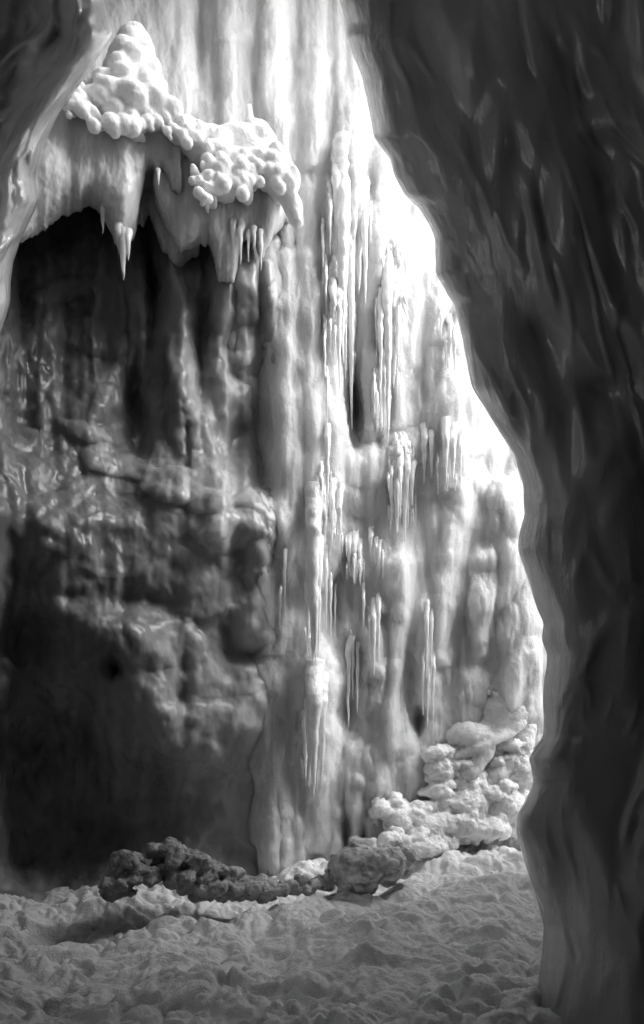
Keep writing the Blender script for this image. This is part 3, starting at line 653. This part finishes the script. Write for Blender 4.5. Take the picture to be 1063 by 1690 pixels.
cluster('stout smooth icicle standing on a rounded ice mound, centre left', [(517, 800, 1098, 18, .3), (508, 960, 1062, 9, .3), (526, 860, 1075, 11, .25), (521, 940, 1094, 9, .35)], [(501, 512, 1050, 1065, 3, 3, 5, 20, 40)], fwd=.18)
cluster('ragged icicle fringe with one long tip low on the fall above the black floor edge', [(519, 1090, 1316, 19, .2), (511, 1150, 1300, 10, .1), (504, 1170, 1285, 7), (524, 1200, 1305, 6, .06), (530, 1110, 1296, 16, .1)],
        [(496, 522, 1262, 1290, 9, 2.5, 4.5, 20, 50)], fwd=.34)
cluster('little icicles hanging off the right end of the snow cap', [(385, 360, 412, 7), (397, 365, 436, 7, .02), (410, 380, 432, 4), (431, 380, 446, 5), (362, 370, 410, 5), (420, 375, 420, 5)], base=6.0, fwd=.08, mat=M_LEDGE)
cluster('blunt grey icicles hanging from the left part of the ledge lip', [(204, 380, 462, 11), (196, 370, 420, 9), (212, 380, 430, 8), (262, 280, 306, 4), (170, 335, 385, 7)], base=5.55, fwd=.06, mat=M_LEDGE)
cluster('thin icicle strings on the pale lower fall between two columns', [(617, 985, 1114, 7), (625, 975, 1098, 6), (611, 1000, 1090, 5), (704, 990, 1120, 6), (712, 1000, 1105, 5)], fwd=.14)
cluster('icicle strings beside the dark gap low on the right of the fall', [(706, 1050, 1200, 6), (715, 1060, 1215, 5), (698, 1060, 1180, 4), (575, 1040, 1200, 7), (590, 1060, 1175, 5), (582, 1050, 1150, 5)], fwd=.12)
cluster('short icicles catching light on the right flank of the fall', [(736, 690, 802, 9, .05), (748, 700, 800, 9, .06), (760, 720, 790, 6), (700, 700, 800, 8, -.02), (712, 710, 790, 6)], [(720, 762, 786, 798, 5, 3, 5, 20, 40)], fwd=.22)
cluster('loose row of slim icicles on the bright upper fall beside the longest streaming ones', [(596, 300, 420, 5), (606, 290, 380, 4), (545, 300, 420, 5), (553, 320, 400, 4), (612, 330, 400, 4)], fwd=.3)
cluster('slim glassy icicles streaming beside the pale column at lower centre', [(538, 900, 1040, 5), (546, 940, 1060, 4), (553, 960, 1050, 3), (600, 960, 1060, 4), (470, 900, 1010, 5), (462, 960, 1040, 4)], fwd=.2)
cluster('icy strings down the upper left edge of the bright fall', [(536, 520, 660, 4), (540, 600, 700, 4), (533, 360, 470, 4), (538, 420, 520, 4)], fwd=.3)
cluster('narrow icicle drape on the right shoulder, next to the dark wall', [(742, 520, 590, 6), (750, 540, 620, 6), (736, 560, 610, 4), (728, 510, 560, 4)], fwd=.2)

# ------------------------------------------------------------------ snow floor and rubble
def clump(x, y, z, w=.22):
    return 1 - np.exp(-(perlin(x, y, z) / w) ** 2)
def gz(x, y):
    u = CX + x * F / y
    wx = x + .10 * perlin(x * 3, y * 3, 1.5) + .03 * perlin(x * 9, y * 9, 4.5); wy = y + .10 * perlin(x * 3, y * 3, 8.5) + .03 * perlin(x * 9, y * 9, 3.5)
    z = 0.03 * np.sin(x * 1.3 + 1) + 0.10 * fbm(x * .9, y * .9, 3.3, 3) + 0.05 * fbm(x * 2.2, y * 2.6, 7.7, 2) \
        + 0.045 * clump(wx * 2.4, wy * 3.0, 1.2) + 0.034 * clump(wx * 5.5, wy * 6.5, 5.2) * (.3 + sst(-.3, .3, perlin(x * 1.6, y * 1.6, 4.4))) + 0.016 * clump(wx * 13, wy * 15, 9.2) \
        + 0.007 * fbm(x * 26, y * 26, 2.2, 3, .55) - 0.05 * sst(.2, .5, perlin(wx * 4.5, wy * 6.5, 6.6)) + .03
    z = z - 0.10 * np.exp(-((x - .35) / .25) ** 2 - ((y - 3.6) / .25) ** 2) - 0.06 * np.exp(-((x - .9) / .3) ** 2 - ((y - 4.6) / .2) ** 2)
    z = z - 0.16 * np.exp(-((y - 5.75 - 0.42 * x) / .28) ** 2) * sst(1.3, .5, x)
    z = z + .13 * np.exp(-np.abs((wx - .27 - .4 * (wy - 4.1)) / .11) ** 1.6 - ((wy - 4.1) / .08) ** 2) + .06 * np.exp(-((wx - .45) / .16) ** 2 - ((wy - 4.12) / .06) ** 2)
    return z - 0.09
def build_ground():
    x1 = np.arange(-3.6, 4.6, 0.013); y1 = np.concatenate([np.arange(2.6, 6.0, 0.012), np.arange(6.0, 8.6, 0.02)])
    X, Y = np.meshgrid(x1, y1); Z = gz(X, Y)
    n, m = X.shape
    v = np.stack([X, Y, Z], -1)
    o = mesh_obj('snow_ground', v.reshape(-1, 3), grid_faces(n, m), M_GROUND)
    tag(o, kind='structure')
    xs = np.concatenate([[-60, -30, -14, -8], np.arange(-5, 6.5, .12), [9, 15, 30, 60]]); ys = np.concatenate([[-60, -30, -12], np.arange(-6, 12, .12), [16, 30, 60]])
    X, Y = np.meshgrid(xs, ys); Z = 0.07 * fbm(X * .9, Y * .9, 3.3, 3) - .14 - .15 * ((X > -3.5) & (X < 4.5) & (Y > 2.7) & (Y < 8.5))
    tag(mesh_obj('ground', np.stack([X, Y, Z], -1).reshape(-1, 3), grid_faces(*X.shape), M_GROUND), kind='structure')
build_ground()

def chunk(label, parts, mat, seed, voxel=0.01, amp=.03, name='ice_chunk', cat='ice chunk'):
    so = Soup(); rnd = random.Random(seed); amp *= .7
    for (u, v, Yc, ru, rv, dp, n) in parts:
        so.lump(u, v, ru * .8, rv * .8, 0, dp * .8, Y=Yc)
        for k in range(n):
            a = rnd.uniform(0, 6.28); q = rnd.random() ** .5; r = rnd.uniform(.15, .55) * rv + 2
            k = Yc / F; so.rock(P(u + ru * q * math.cos(a), v + rv * q * math.sin(a), Yc - dp * rnd.uniform(.1, 1) * math.sqrt(1 - q * q * .9)), (r * k * 1.3, r * k * 1.2, r * k), rnd)
    co, no, fc = so.build(voxel, 1)
    x, y, z = co.T
    co = co + no * (amp * (billow(x * 9, y * 9, z * 9 + seed, 3, .55) - .4) + .006 * fbm(x * 40, y * 40, z * 40, 2))[:, None]
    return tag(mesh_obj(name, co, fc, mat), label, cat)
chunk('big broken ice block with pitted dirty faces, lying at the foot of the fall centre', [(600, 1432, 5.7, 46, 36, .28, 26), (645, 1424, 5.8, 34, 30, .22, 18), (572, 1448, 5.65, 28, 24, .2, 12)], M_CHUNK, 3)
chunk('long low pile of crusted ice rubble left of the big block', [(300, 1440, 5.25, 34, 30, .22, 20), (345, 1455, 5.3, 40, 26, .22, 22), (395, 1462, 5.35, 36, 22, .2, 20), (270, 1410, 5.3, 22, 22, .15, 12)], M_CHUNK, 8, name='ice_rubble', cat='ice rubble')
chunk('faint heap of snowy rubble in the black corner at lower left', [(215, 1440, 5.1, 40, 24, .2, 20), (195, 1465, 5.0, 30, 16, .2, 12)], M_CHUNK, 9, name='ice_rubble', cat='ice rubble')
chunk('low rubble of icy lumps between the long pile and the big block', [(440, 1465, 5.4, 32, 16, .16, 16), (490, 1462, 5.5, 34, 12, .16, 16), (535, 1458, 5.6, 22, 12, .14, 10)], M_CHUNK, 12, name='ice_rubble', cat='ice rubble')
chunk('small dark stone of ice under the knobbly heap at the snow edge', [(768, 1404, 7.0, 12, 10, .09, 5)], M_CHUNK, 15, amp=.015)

# ------------------------------------------------------------------ the cave round the camera: rock overhead, behind and on the left; then added light-blocking masses
def build_cave():
    nt_, npz = 150, 90
    th = np.linspace(math.radians(-232), math.radians(50), nt_)     # round from the left front, behind the camera, to the right front
    V = []
    for t in np.linspace(0, 1, npz):
        el = -0.25 + t * (math.pi / 2 + 0.22)
        a = th + 0
        r = 4.3 + 0.5 * perlin(np.cos(a) * 2, np.sin(a) * 2, el * 2.5) + 0.15 * perlin(np.cos(a) * 8, np.sin(a) * 8, el * 9)
        V.append(np.stack([r * np.cos(el) * np.cos(a), -0.9 + r * np.cos(el) * np.sin(a), 1.0 + r * 1.15 * np.sin(el)], -1))
    V = np.array(V); f = grid_faces(npz, nt_)
    o = mesh_obj('cave_ceiling', V.reshape(-1, 3), f, M_ROCK)
    o.modifiers.new('thick', 'SOLIDIFY').thickness = 0.3
    tag(o, kind='structure')
build_cave()
def build_lid():  # unseen masses added to keep light off the lower left and fall top
    so = Soup()
    for x in np.arange(-4.5, 3.3, .8):
        for y in np.arange(-1.5, 3.4, .8): so.ell((x, y, 5.6 + 0.55 * max(0, y) + 0.5 * math.sin(x * 1.7 + y)), (1.0, 0.9, 0.75))
    for (x, y, z, a, b, c) in [(-4.2, 4.4, 8.0, 2.6, 2.4, 1.8), (-3.2, 4.2, 6.6, 1.5, 1.2, 1.0), (-5.5, 4.6, 4.5, 1.4, 2.2, 4.0), (-2.6, 3.2, 7.4, 1.6, 1.2, 1.3), (-2.6, 4.7, 7.7, 1.2, 1.0, 1.0)]: so.ell((x, y, z), (a, b, c))
    for x in np.arange(-5.2, -1.2, .8):
        for y in (3.4, 4.1, 4.8, 5.4): so.ell((x, y, 1.6 + 1.02 * y + 1.45 + .2 * math.sin(3 * x)), (.8, .7, .6))
    for x in np.arange(-5, 0.4, .9):
        for y in np.arange(4.4, 9.5, .9): so.ell((x, y, 10.2 + .3 * math.sin(x * 2 + y) + .12 * (y - 4)), (1.1, 1.1, .8))
    for x in np.arange(.9, 2.6, .8):
        for y in np.arange(7.3, 9.6, .8): so.ell((x, y, 10.6 + .3 * math.sin(x * 2 + y) + .12 * (y - 4)), (1.0, 1.0, .7))
    co, no, fc = so.build(0.06, 4); co = noise_push(co, no, .2, (1, 1, 1), .05, (4, 4, 4), 0, 5)
    tag(mesh_obj('light_block_rock', co, fc, M_ROCK), 'unseen rock overhang added above the ice to shade its top and lower left', 'rock')
build_lid()
def build_outer():  # unseen wall and buttress added to block light coming in from the right
    so = Soup()
    for t in np.linspace(0, 1, 10):
        for z in (0.4, 1.8, 3.2) + ((4.4,) if t > .12 else ()) + ((5.4,) if t > .3 else ()): so.ell((2.35 + 4.8 * t + .2 * math.sin(z * 2 + t * 5), 4.35 + 1.35 * t, z), (0.7, 0.55, 1.2))
    for (x, y) in [(3.5, 5.6), (4.2, 6.1), (5.0, 6.4)]:
        for z in (.3, 1.6, 2.6): so.ell((x, y, z), (.7, .6, 1.1))
    co, no, fc = so.build(0.06, 4); co = noise_push(co, no, .2, (1, 1, 1), .05, (4, 4, 4), 0, 9)
    tag(mesh_obj('light_block_rock', co, fc, M_ROCK), 'unseen rock wall added behind the dark right ice wall to block low light', 'rock')
build_outer()
